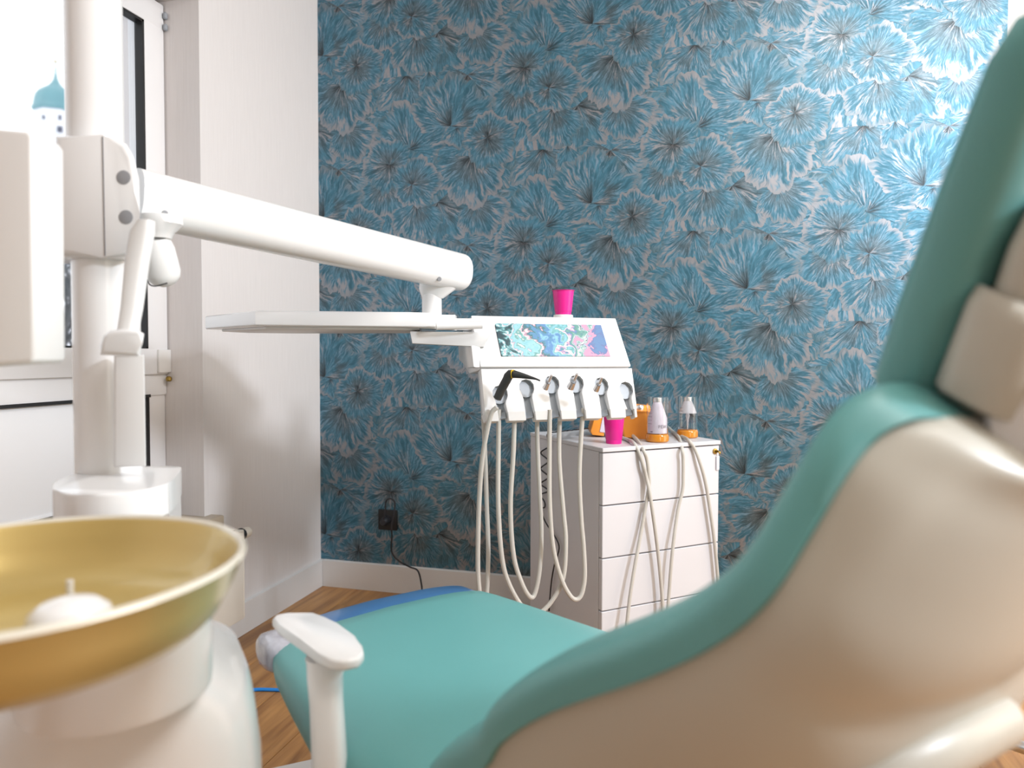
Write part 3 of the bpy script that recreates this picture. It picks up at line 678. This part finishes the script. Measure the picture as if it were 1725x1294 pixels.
# swivel block with rounded top corner
def blk(u0, v0, u1, v1, d): return at(u0, v0, d), at(u1, v1, d)
bp_ = [(92, 226), (172, 226), (198, 229), (214, 240), (226, 262), (235, 300), (236, 360), (231, 400), (222, 433), (170, 434), (92, 432)]
RD = (at(180, 330, 1.0) - CAM).normalized(); RD.z = 0
link('swivel_block', prism([at(u, v, 1.04) for u, v in bp_], RD * .11, .012, 4), 'plastic', un, smooth=50)
link('block_seam', prism([at(172, 230, 1.0392), at(173.4, 230, 1.0392), at(177.4, 431, 1.0392), at(176, 431, 1.0392)], RD * .01), 'ink', un, smooth=None)
for (u, v) in ((208, 299), (212, 366)):
    c = at(u, v, 1.0398); link('recess_screw', lathe([(.0105, -.002), (.0105, .0001), (.0095, .0004)], c, 24, -FWD), 'recess', un)
# near arm housing
hp_ = [(-140, 205), (46, 220), (53, 230), (57, 604), (50, 612), (-140, 625)]
link('arm_housing', prism([at(u, v, .76) for u, v in hp_], FWD * .055, .004, 3), 'plastic_matt', un, smooth=50)
# swing lever with thumb knob
lv = mloft([[c + RGT * x * s + FWD * y for x, y in sup(20, .016, .012, 3)] for c, s in ((at(247, 372, .98), .55), (at(240, 390, .98), .95), (at(231, 440, .98), .95), (at(222, 520, .97), .82), (at(214, 566, .96), .75))])
link('swing_lever', lv, 'plastic_matt', un, smooth=60)
kn = [(168, 598), (169, 580), (174, 566), (186, 557), (205, 554), (232, 556), (243, 562), (240, 580), (234, 600)]
link('lever_knob', prism([at(u, v, .945) for u, v in kn], RD * .05, .007, 4), 'plastic', un, smooth=60)
link('guide_strip', prism([at(u, v, 1.03) for u, v in ((192, 598), (243, 598), (246, 786), (192, 788))], RD * .03, .004, 2), 'plastic_matt', un, smooth=40)
# platform and pedestal
pl_ = smooth_path([onz(u, v, .77) for u, v in ((88, 824), (92, 814), (112, 803), (150, 794), (220, 787), (296, 785), (305, 789), (296, 803), (280, 815), (240, 825), (180, 832), (118, 832), (88, 824))], 4)[:-1]
link('platform', prism(pl_, (0, 0, -.043), .004, 3), 'plastic', un, smooth=40)
ped = [onz(u, v, .768) for u, v in ((150, 815), (200, 790), (303, 787), (284, 816))]
bot = [p + Vector((.0, .0, -.76)) for p in ped]; bot[2] += (ped[2] - ped[0]) * .12; bot[3] += (ped[3] - ped[0]) * .12
link('pedestal', mloft([bot, ped]), 'plastic', un, smooth=30)
# round body below the bowl
bc = Vector((.94, -2.02, 0))
bax = Vector((-.64, .77, 0)).normalized(); bay = Vector((bax.y, -bax.x, 0))
def bring(z, a, b, off=0, p=3.0): return [bc + bax * (x + off) + bay * y + UZ * z for x, y in sup(48, a, b, p)]
link('body', mloft([bring(.02, .19, .15, .12), bring(.30, .19, .15, .12), bring(.50, .187, .147, .12), bring(.555, .180, .14, .118), bring(.592, .165, .128, .11), bring(.612, .148, .106, .092), bring(.632, .128, .092, .075), bring(.64, .115, .085, .065)]), 'plastic', un, smooth=50)
link('neck', lathe([(.0835, .0), (.0845, .008), (.0845, .09), (.083, .1)], (.955, -2.025, .626), 48), 'plastic', un)
link('seam', mloft([bring(.02, .1912, .1362, .12)[20:22] + bring(.02, .1905, .1355, .12)[20:22][::-1], bring(.5, .1862, .1312, .12)[20:22] + bring(.5, .1855, .1305, .12)[20:22][::-1]]), 'socket', un, smooth=None)
# bowl
BC = Vector((.985, -2.15, 0)); BR = .166
bowl = thing('cuspidor_bowl', (BC.x, BC.y, .70), 'round gold glazed spittoon bowl with pale rim in front of the pole', 'bowl')
wall_o = [(.060, .722), (.110, .724), (.134, .732), (.146, .744), (.156, .764), (BR - .002, .784)]
wall_i = [(BR - .008, .784), (.150, .766), (.140, .750), (.126, .740), (.095, .734), (.03, .731)]
link('bowl_wall', lathe(wall_o + [(BR, .7865), (BR - .003, .789), (BR - .006, .7875)] + wall_i, BC, 72), 'gold', bowl, smooth=80)
link('bowl_rim', lathe([(BR - .0025, .7845), (BR + .0006, .7868), (BR - .002, .7898), (BR - .005, .7898), (BR - .0065, .7868)], BC, 72, cap=False), 'rimglass', bowl, smooth=80)
dcap = onz(118, 1046, .738); dcap.z = 0
link('drain_cap', lathe([(.029, .732), (.031, .738), (.029, .747), (.02, .754), (.006, .757)], dcap, 36), 'plastic', bowl, smooth=80)
fs_ = onz(118, 1000, .74); fs_.z = 0
link('bowl_reflection', mtube([fs_ + UZ * .732, fs_ + UZ * .742, fs_ + UZ * .752], .0032, 12, 4), 'plastic', bowl)  # faint white reflection inside the bowl, put in as a solid stem

# ================================================================== DENTAL CHAIR
caz = math.radians(-54); CDv = Vector((math.sin(caz), math.cos(caz), 0)); CWv = Vector((math.cos(caz), -math.sin(caz), 0)); CO = Vector((.95, -1.37, 0))
def K(s, w, z): return CO + CDv * s + CWv * w + UZ * z
def onw(u, v, w): return onplane(u, v, CO + CWv * w, CWv)
def sz(p): q = p - CO; return q.dot(CDv), p.z
ch = thing('dental_chair', K(-.4, 0, 0), 'reclined dental chair with teal cushions and white shell', 'dental chair')
# seat and leg rest cushion: sections across the chair
def seat_ring(s, zt, hw, th, crown=.012, n=40):
    out = []
    for k in range(n):
        t = 2 * PI * k / n; c, si = math.cos(t), math.sin(t)
        x = hw * math.copysign(abs(c) ** .42, c); yb = th / 2 * math.copysign(abs(si) ** .55, si)
        z = zt - th / 2 + yb + (crown * (1 - (x / hw) ** 2) if si > 0 else 0)
        out.append(K(s, x, z))
    return out
sec = [(.028, .447, .200, .012), (.026, .457, .218, .030), (.012, .465, .231, .058), (-.03, .469, .240, .082), (-.12, .472, .252, .100), (-.24, .475, .266, .12), (-.36, .477, .282, .13), (-.48, .478, .288, .13), (-.60, .477, .285, .12), (-.70, .477, .27, .10)]
link('seat_cushion', mloft([seat_ring(*q) for q in sec]), 'teal', ch, smooth=80)
link('seat_pan', mloft([seat_ring(s, zt - th + .012, hw - .03, .045, 0) for s, zt, hw, th in sec[2:-1]]), 'shell', ch, smooth=60)
# plastic protected foot end
fsec = [(.094, .440, .17, .012), (.089, .455, .20, .032), (.07, .462, .218, .05), (.02, .463, .226, .062), (-.01, .460, .226, .06)]
fo = link('foot_cover', mloft([seat_ring(*q) for q in fsec]), 'blueplastic', ch, smooth=80); fo['label'] = 'blue plastic protection over the foot end'
fw = []
for w, k_ in ((-.240, .45), (-.237, .75), (-.228, .95), (-.21, 1.0), (-.18, 1.0), (-.14, .96)):
    fw.append([K(.036 + x * k_, w, .440 + y * k_) for x, y in sup(28, .046, .030, 2.8)])
cw_ = link('foot_wrap', mloft(fw), 'clearcover', ch, smooth=80); cw_['label'] = 'crinkled clear plastic at the near foot corner'
# backrest: seam path (px in the photo, half width) on the near side
seam_px = [(820, 1294, .29), (850, 1250, .29), (930, 1200, .285), (1100, 1140, .28), (1220, 1080, .27), (1300, 1010, .26), (1370, 900, .24), (1430, 800, .22), (1480, 740, .20), (1540, 710, .18), (1590, 705, .16)]
path = [(-.56, .50, .275), (-.61, .545, .288)] + [(*sz(onw(u, v, -w)), w) for u, v, w in seam_px]
path = [(p.x, p.y, p.z) for p in smooth_path([Vector(p) for p in path], 4)]
def frame(i):
    a, b = path[max(i - 1, 0)], path[min(i + 1, len(path) - 1)]
    ds, dz = b[0] - a[0], b[1] - a[1]; l = math.hypot(ds, dz); ts, tz = ds / l, dz / l
    return -tz * -1, ts * -1      # front normal (towards the sitter): s +, z +
shell, cush = [], []
NP = len(path)
for i, (s, z, hw) in enumerate(path):
    t = i / (NP - 1)
    # smoothed overall normal so that sections do not cross
    ang = math.radians(46 + 10 * t); fs, fz = math.sin(ang), math.cos(ang)
    dep = (.12 * (1 - .3 * t) + .235 * max(0, 1 - t / .5)) if t < .93 else .085 * (1 - (t - .93) / .07 * .35)
    ring = []
    for k in range(25):
        a = PI * k / 24; x = -hw * math.copysign(abs(math.cos(a)) ** .85, math.cos(a)); d = dep * 1.06 * abs(math.sin(a)) ** .95
        ring.append(K(s - fs * d, x, z - fz * d))
    for k in range(1, 8):
        x = hw - 2 * hw * k / 8; ring.append(K(s + fs * .004, x, z + fz * .004))
    shell.append(ring)
    ring = []; ct = .049
    for k in range(33):
        a = PI * k / 32; x = -(hw + .006) * math.copysign(abs(math.cos(a)) ** .35, math.cos(a)); d = ct * abs(math.sin(a)) ** .6 - .022 * (1 - (x / hw) ** 2) * t
        ring.append(K(s + fs * d, x, z + fz * d))
    for k in range(1, 8):
        x = hw - 2 * hw * k / 8; ring.append(K(s - fs * .002, x * .98, z - fz * .002))
    cush.append(ring)
bsh = link('backrest_shell', mloft(shell), 'shell', ch, smooth=70)
from mathutils.bvhtree import BVHTree
bvh = BVHTree.FromPolygons([v.co.copy() for v in bsh.data.vertices], [tuple(p.vertices) for p in bsh.data.polygons])
rp = []
for u, v in ((1380, 1345), (1460, 1310), (1540, 1275), (1600, 1247), (1645, 1225), (1675, 1212)):
    d_ = ray(u, v).normalized(); hit = bvh.ray_cast(CAM, d_)
    if hit[0]: rp.append(hit[0] + d_ * (.016 + .012 * max(0, (u - 1580) / 100)))
if len(rp) > 2: link('shell_ridge', mtube(rp, [.006] + [.022] * 200, 18, 6), 'shell', ch, smooth=80)
bcush = link('backrest_cushion', mloft(cush), 'teal', ch, smooth=80)
# headrest
def headring(s, z, hw, d0, d1, ang, p=.5):
    fs, fz = math.sin(ang), math.cos(ang); out = []; c = (d0 + d1) / 2; h = (d1 - d0) / 2
    for k in range(36):
        a = 2 * PI * k / 36; x = hw * math.copysign(abs(math.cos(a)) ** p, math.cos(a)); y = c + h * math.copysign(abs(math.sin(a)) ** .7, math.sin(a))
        out.append(K(s + fs * y, x, z + fz * y))
    return out
hang = math.radians(62)
def hpos(t): return -.938 - .092 * t, .890 + .28 * t
hs = []
for t, kk in ((0, .55), (.03, .82), (.1, .97), (.3, 1), (.6, 1), (.85, .97), (.95, .85), (1, .55)):
    s, z = hpos(t); hs.append(headring(s, z, .125 * (kk * .4 + .6), -.012 * kk, .052 * kk, hang))
link('headrest_cushion', mloft(hs), 'teal', ch, smooth=80)
hb = []
for t, kk in ((.13, .85), (.16, 1), (.36, 1), (.40, .93)):
    s, z = hpos(t); hb.append(headring(s, z, .131 * kk, -.062 * kk, .004, hang, .3))
link('headrest_bracket', mloft(hb), 'shell', ch, smooth=50)
hb = []
for t, kk in ((.36, .95), (.5, 1), (.60, .9), (.63, .7)):
    s, z = hpos(t); hb.append(headring(s, z, .118 * kk, -.05 * kk, -.006, hang, .3))
link('headrest_bracket', mloft(hb), 'shell', ch, smooth=50)
hc = at(1762, 708, .47)
link('headrest_knob', lathe([(.029, 0), (.033, .006), (.033, .03), (.029, .036)], hc, 36, (CAM - hc).normalized()), 'plastic', ch)
link('headrest_stem', mbox(K(-.975, 0, .875), CWv * .07, CDv * .02, (0, 0, .12), .004), 'darkgap', ch, smooth=40)
# armrest
ar = [(459, 1041), (464, 1035), (485, 1031), (528, 1031), (548, 1038), (568, 1050), (598, 1072), (611, 1086), (613, 1098), (604, 1108), (580, 1113), (556, 1111), (536, 1100), (505, 1076), (470, 1052)]
link('armrest_pad', prism([onz(u, v, .585) for u, v in ar], (0, 0, -.014), .004, 3), 'plastic', ch, smooth=50)
def postring(u, v, d, a, b): c = at(u, v, d); return [c + RGT * x + FWD * y for x, y in sup(24, a, b, 3.2)]
link('armrest_post', mloft([postring(560, 1420, .845, .022, .02), postring(556, 1294, .85, .0205, .02), postring(550, 1180, .86, .0195, .019), postring(548, 1140, .87, .021, .02), postring(553, 1112, .885, .026, .022), postring(555, 1104, .89, .029, .025)]), 'plastic', ch, smooth=60)
# base plate, column
bpoly = [onz(u, v, .05) for u, v in ((440, 1296), (531, 1276))]
bdir = (bpoly[1] - bpoly[0]).normalized(); bper = Vector((-bdir.y, bdir.x, 0))
if bper.dot(FWD) > 0: bper = -bper
q0 = bpoly[0] - bdir * .02
link('base_plate', prism([q0, q0 + bdir * .5, q0 + bdir * .5 + bper * .5, q0 + bper * .5], (0, 0, -.048), .006, 2), 'plastic', ch, smooth=40)
link('lift_column', mloft([[K(-.42, 0, z) + CDv * x + CWv * y for x, y in sup(32, .14, .11, 4)] for z in (.05, .36)]), 'plastic', ch, smooth=40)

# ================================================================== THINGS ON THE CABINET
def ctop(u, v): return onz(u, v, CZ)
c2 = onz(1034, 747, CZ); cup(Vector((c2.x, c2.y, CZ)), .0325, .083, 'pink plastic cup standing on the white cabinet before the orange device')
# orange ultrasonic device
oc = ctop(1012, 731)
od = thing('scaler_device', (oc + ctop(1092, 741)) / 2, 'orange and white tabletop dental device behind the pink cup', 'device')
dd0 = 2.2
link('side_body', prism([at(995, 727, dd0), at(998, 733, dd0), at(1018, 735, dd0), at(1018, 690, dd0), at(1008, 680, dd0)], FWD * .09, .003, 2), 'orange', od, smooth=40)
link('front_panel', prism([at(1010, 728, dd0 - .004), at(1054, 734, dd0 - .004), at(1046, 690, dd0 - .004), at(1018, 690, dd0 - .004)], FWD * .085, .003, 2), 'label', od, smooth=40)
link('tank', prism([at(1052, 737, dd0 - .03), at(1094, 742, dd0 - .05), at(1096, 736, dd0 - .03), at(1097, 693, dd0 - .03), at(1054, 691, dd0 - .03), at(1040, 690, dd0)], FWD * .08, .005, 3), 'orange', od, smooth=40)
link('tank_top', prism([at(1042, 694, dd0), at(1095, 696, dd0), at(1093, 684, dd0), at(1066, 681, dd0), at(1044, 682, dd0)], FWD * .06, .004, 2), 'orange', od, smooth=40)
cpt = at(1078, 692, dd0 + .0)
link('filler_cap', lathe([(.011, 0), (.0125, .004), (.0125, .013), (.009, .018)], cpt, 24), 'chrome', od)
# bottles
def bottle(u, v, k, label, white):
    c = ctop(u, v); c.z = CZ + .0005
    t = thing('dosing_bottle', c, label, 'bottle', None)
    px = (c - CAM).dot(FWD) / F; R = 18 * px * k
    link('amber_foot', lathe([(R * .98, 0), (R * 1.08, .003), (R * 1.08, 10 * px), (R * 1.0, 13 * px), (R * .9, 14 * px)], c, 36), 'liquid', t)
    gz = c + UZ * 13.5 * px
    hgt = 62 * px * k
    link('glass_cylinder', lathe([(R, 0), (R, hgt), (R * .94, hgt), (R * .94, .001)], gz, 40, cap=False), 'glass', t)
    if white:
        link('inner_funnel', lathe([(R * .9, .002), (R * .9, hgt * .42), (R * .42, hgt * .82), (R * .4, hgt * .88)], gz, 32), 'label', t)
    else:
        link('inner_funnel', lathe([(R * .92, hgt * .5), (R * .42, hgt * .86), (R * .4, hgt * .9)], gz, 32, cap=False), 'frost', t)
        link('inner_stem', lathe([(R * .05, .0), (R * .12, hgt * .3), (R * .22, hgt * .42), (R * .12, hgt * .5), (R * .3, hgt * .6), (R * .12, hgt * .7), (R * .25, hgt * .8)], gz, 16), 'frost', t)
    link('metal_cap', lathe([(R * .40, hgt * .86), (R * .44, hgt * .87), (R * .44, hgt * .97), (R * .40, hgt * .985)], gz, 32), 'chrome', t)
    # graduation ticks and lettering round the glass
    f0 = (CAM - c); f0.z = 0; f0.normalize(); rt = Vector((-f0.y, f0.x, 0))
    def on(a, z, r=R * 1.012): return gz + (f0 * math.cos(a) + rt * math.sin(a)) * r + UZ * z
    bm = bmesh.new()
    for q in range(5):
        z = hgt * (.28 + .095 * q)
        for m_ in range(4):
            a0 = -.95 + m_ * .11; a1 = a0 + .11
            bm.faces.new([bm.verts.new(on(a, zz_)) for a, zz_ in ((a0, z), (a1, z), (a1, z + .0008), (a0, z + .0008))])
    z = hgt * .06
    bm.faces.new([bm.verts.new(on(a, zz_)) for a, zz_ in ((-.7, z), (-.45, z), (-.42, z + .003), (-.7, z + .0012))])
    link('graduation', fin(bm), 'ink', t, smooth=None)['kind'] = 'stuff'
    # PEAK
    LET = {'P': ['11110', '10001', '10001', '11110', '10000', '10000', '10000'], 'E': ['11111', '10000', '10000', '11110', '10000', '10000', '11111'], 'A': ['00100', '01010', '10001', '10001', '11111', '10001', '10001'], 'K': ['10001', '10010', '10100', '11000', '10100', '10010', '10001']}
    bm = bmesh.new(); zb = hgt * (.17 if white else .22); sc = .00105; a = .12
    for chh in 'PEAK':
        for r_, row in enumerate(LET[chh]):
            for c_, b_ in enumerate(row):
                if b_ == '1':
                    a0 = a + c_ * sc * 1.05 / R; a1 = a0 + sc * 1.05 / R; z1 = zb + (6 - r_) * sc * 1.25; z2 = z1 + sc * 1.25
                    bm.faces.new([bm.verts.new(on(x_, y_)) for x_, y_ in ((a0, z1), (a1, z1), (a1, z2), (a0, z2))])
        a += 6.6 * sc * 1.05 / R
    link('lettering', fin(bm), 'ink', t, smooth=None)
bottle(1107, 744, 1, 'glass dosing bottle with white insert and amber foot nearer the cabinet front', True)
bottle(1158, 737, .9, 'clear glass dosing bottle with amber foot at the cabinet corner', False)
# two grey cable pairs of the devices draped over the front edge
def drape(name_label, pts, r=.0052):
    t = thing('device_hose', pts[0], name_label, 'hose', 'grey hoses over the cabinet front'); link('hose', mtube(pts, r, 10, 8), 'hose', t)
fz = dC - .03
def on_top(u, v, lift=.0058): p = onz(u, v, CZ + lift); return p
def front(u, v, off=.012):
    return onplane(u, v, CFL + cn * (.004 + off), cn)
drape('grey hose crossing down from beside the pink cup, leftmost at floor', [on_top(1046, 720, .02), on_top(1060, 729, .012), on_top(1072, 740), front(1083, 757, .006), front(1090, 775), front(1093, 800), front(1093, 820), front(1083, 880), front(1071, 945, .02), front(1062, 1000, .025), front(1056, 1051, .03), front(1050, 1100, .03)])
drape('grey hose leaving from under the orange device and drifting right', [on_top(1046, 737), on_top(1058, 741), on_top(1068, 747), front(1078, 766, .006), front(1084, 785), front(1089, 805), front(1096, 840, .022), front(1108, 927, .02), front(1115, 1000, .02), front(1118, 1049, .025), front(1120, 1100, .03)])
drape('grey hose bending down from between the two bottles', [on_top(1124, 719, .01), on_top(1134, 728), on_top(1144, 738), front(1149, 756, .006), front(1151, 775), front(1151, 800), front(1150, 825), front(1142, 860), front(1133, 927, .02), front(1127, 1000, .02), front(1124, 1046, .025), front(1122, 1100, .03)])
drape('grey hose falling down the right side of the drawers', [on_top(1132, 727), on_top(1148, 735), on_top(1160, 742), front(1171, 758, .006), front(1180, 782), front(1189, 816), front(1197, 865), front(1203, 908), front(1208, 960), front(1210.5, 997), front(1212, 1050, .02)])
# coiled black cord down the cabinet side
side_n = -ce
def sidep(u, v, off=.006): return onplane(u, v, CFL + side_n * off, side_n)
cc = thing('coiled_cord', CFL - cn * .3, 'black coiled cord hanging down the left side of the cabinet', 'cord')
def z8(x, y): return 860 + x / 4.04, 700 + y / 4.04
zig = [on_top(*z8(560, 70), .006)]
for k in range(5):
    for q in range(8):
        a = 2 * PI * q / 8; b = on_top(*z8(530 - (k + q / 8) * 55, 88 + (k + q / 8) * 6), .010 + .010 * (1 - math.cos(a)))
        zig.append(b + ce * .006 * math.sin(a))
link('coil', mtube(zig, .0022, 6, 3), 'blacktube', cc)
zg = [z8(280, 130), z8(250, 130), z8(255, 160), z8(260, 210), z8(206, 255), z8(258, 310), z8(206, 362), z8(258, 418), z8(206, 465), z8(258, 512), z8(206, 540), z8(232, 590), z8(232, 625), z8(210, 630), z8(208, 650), z8(240, 730), z8(300, 820), z8(330, 890), z8(318, 960), z8(298, 1020), z8(280, 1120), z8(268, 1240), z8(262, 1330)]
link('cord', mtube([sidep(*p, .008 + .004 * (i % 2)) for i, p in enumerate(zg)], .0024, 8, 6), 'blacktube', cc)

# ------------------------------------------------------------------ blue floor cable and the stool base
bcab = link('floor_cable', mtube([onz(u, v, .005) for u, v in ((330, 1175), (420, 1163), (455, 1162), (503, 1165), (560, 1175), (640, 1200))], .005, 8, 8), 'bluecable')
tag(bcab, 'thin bright blue cable lying on the wooden floor', 'cable')
ra, rb = onz(1683, 1251, .1), onz(1725, 1267, .1); dv = (ra - rb).normalized()
stl = rb - dv * .22; stl.z = 0
st = thing('stool', stl, 'chrome five star stool base behind the chair at frame edge', 'stool')
a00 = math.atan2(dv.y, dv.x); RL = .40
for k in range(5):
    a = a00 + k * 2 * PI / 5; d_ = Vector((math.cos(a), math.sin(a), 0))
    lg = link('leg', mtube([stl + UZ * .12, stl + d_ * RL * .6 + UZ * .108, stl + d_ * RL * 1.02 + UZ * .095], [.016, .0135, .0125], 14, 1), 'chrome', st)
    cp = stl + d_ * RL
    link('caster', lathe([(.012, -.012), (.027, -.011), (.028, 0), (.027, .011), (.012, .012)], cp + UZ * .0285, 20, Vector((-d_.y, d_.x, 0))), 'darkgap', st)
    link('caster_stem', lathe([(.006, 0), (.006, .045)], cp + UZ * .05, 10), 'chrome', st)
link('gas_column', lathe([(.026, .09), (.026, .22), (.016, .22), (.016, .40)], stl, 20), 'chrome', st)
link('seat', lathe([(.02, .395), (.15, .40), (.165, .42), (.16, .45), (.12, .462), (.01, .465)], stl, 36), 'teal', st)
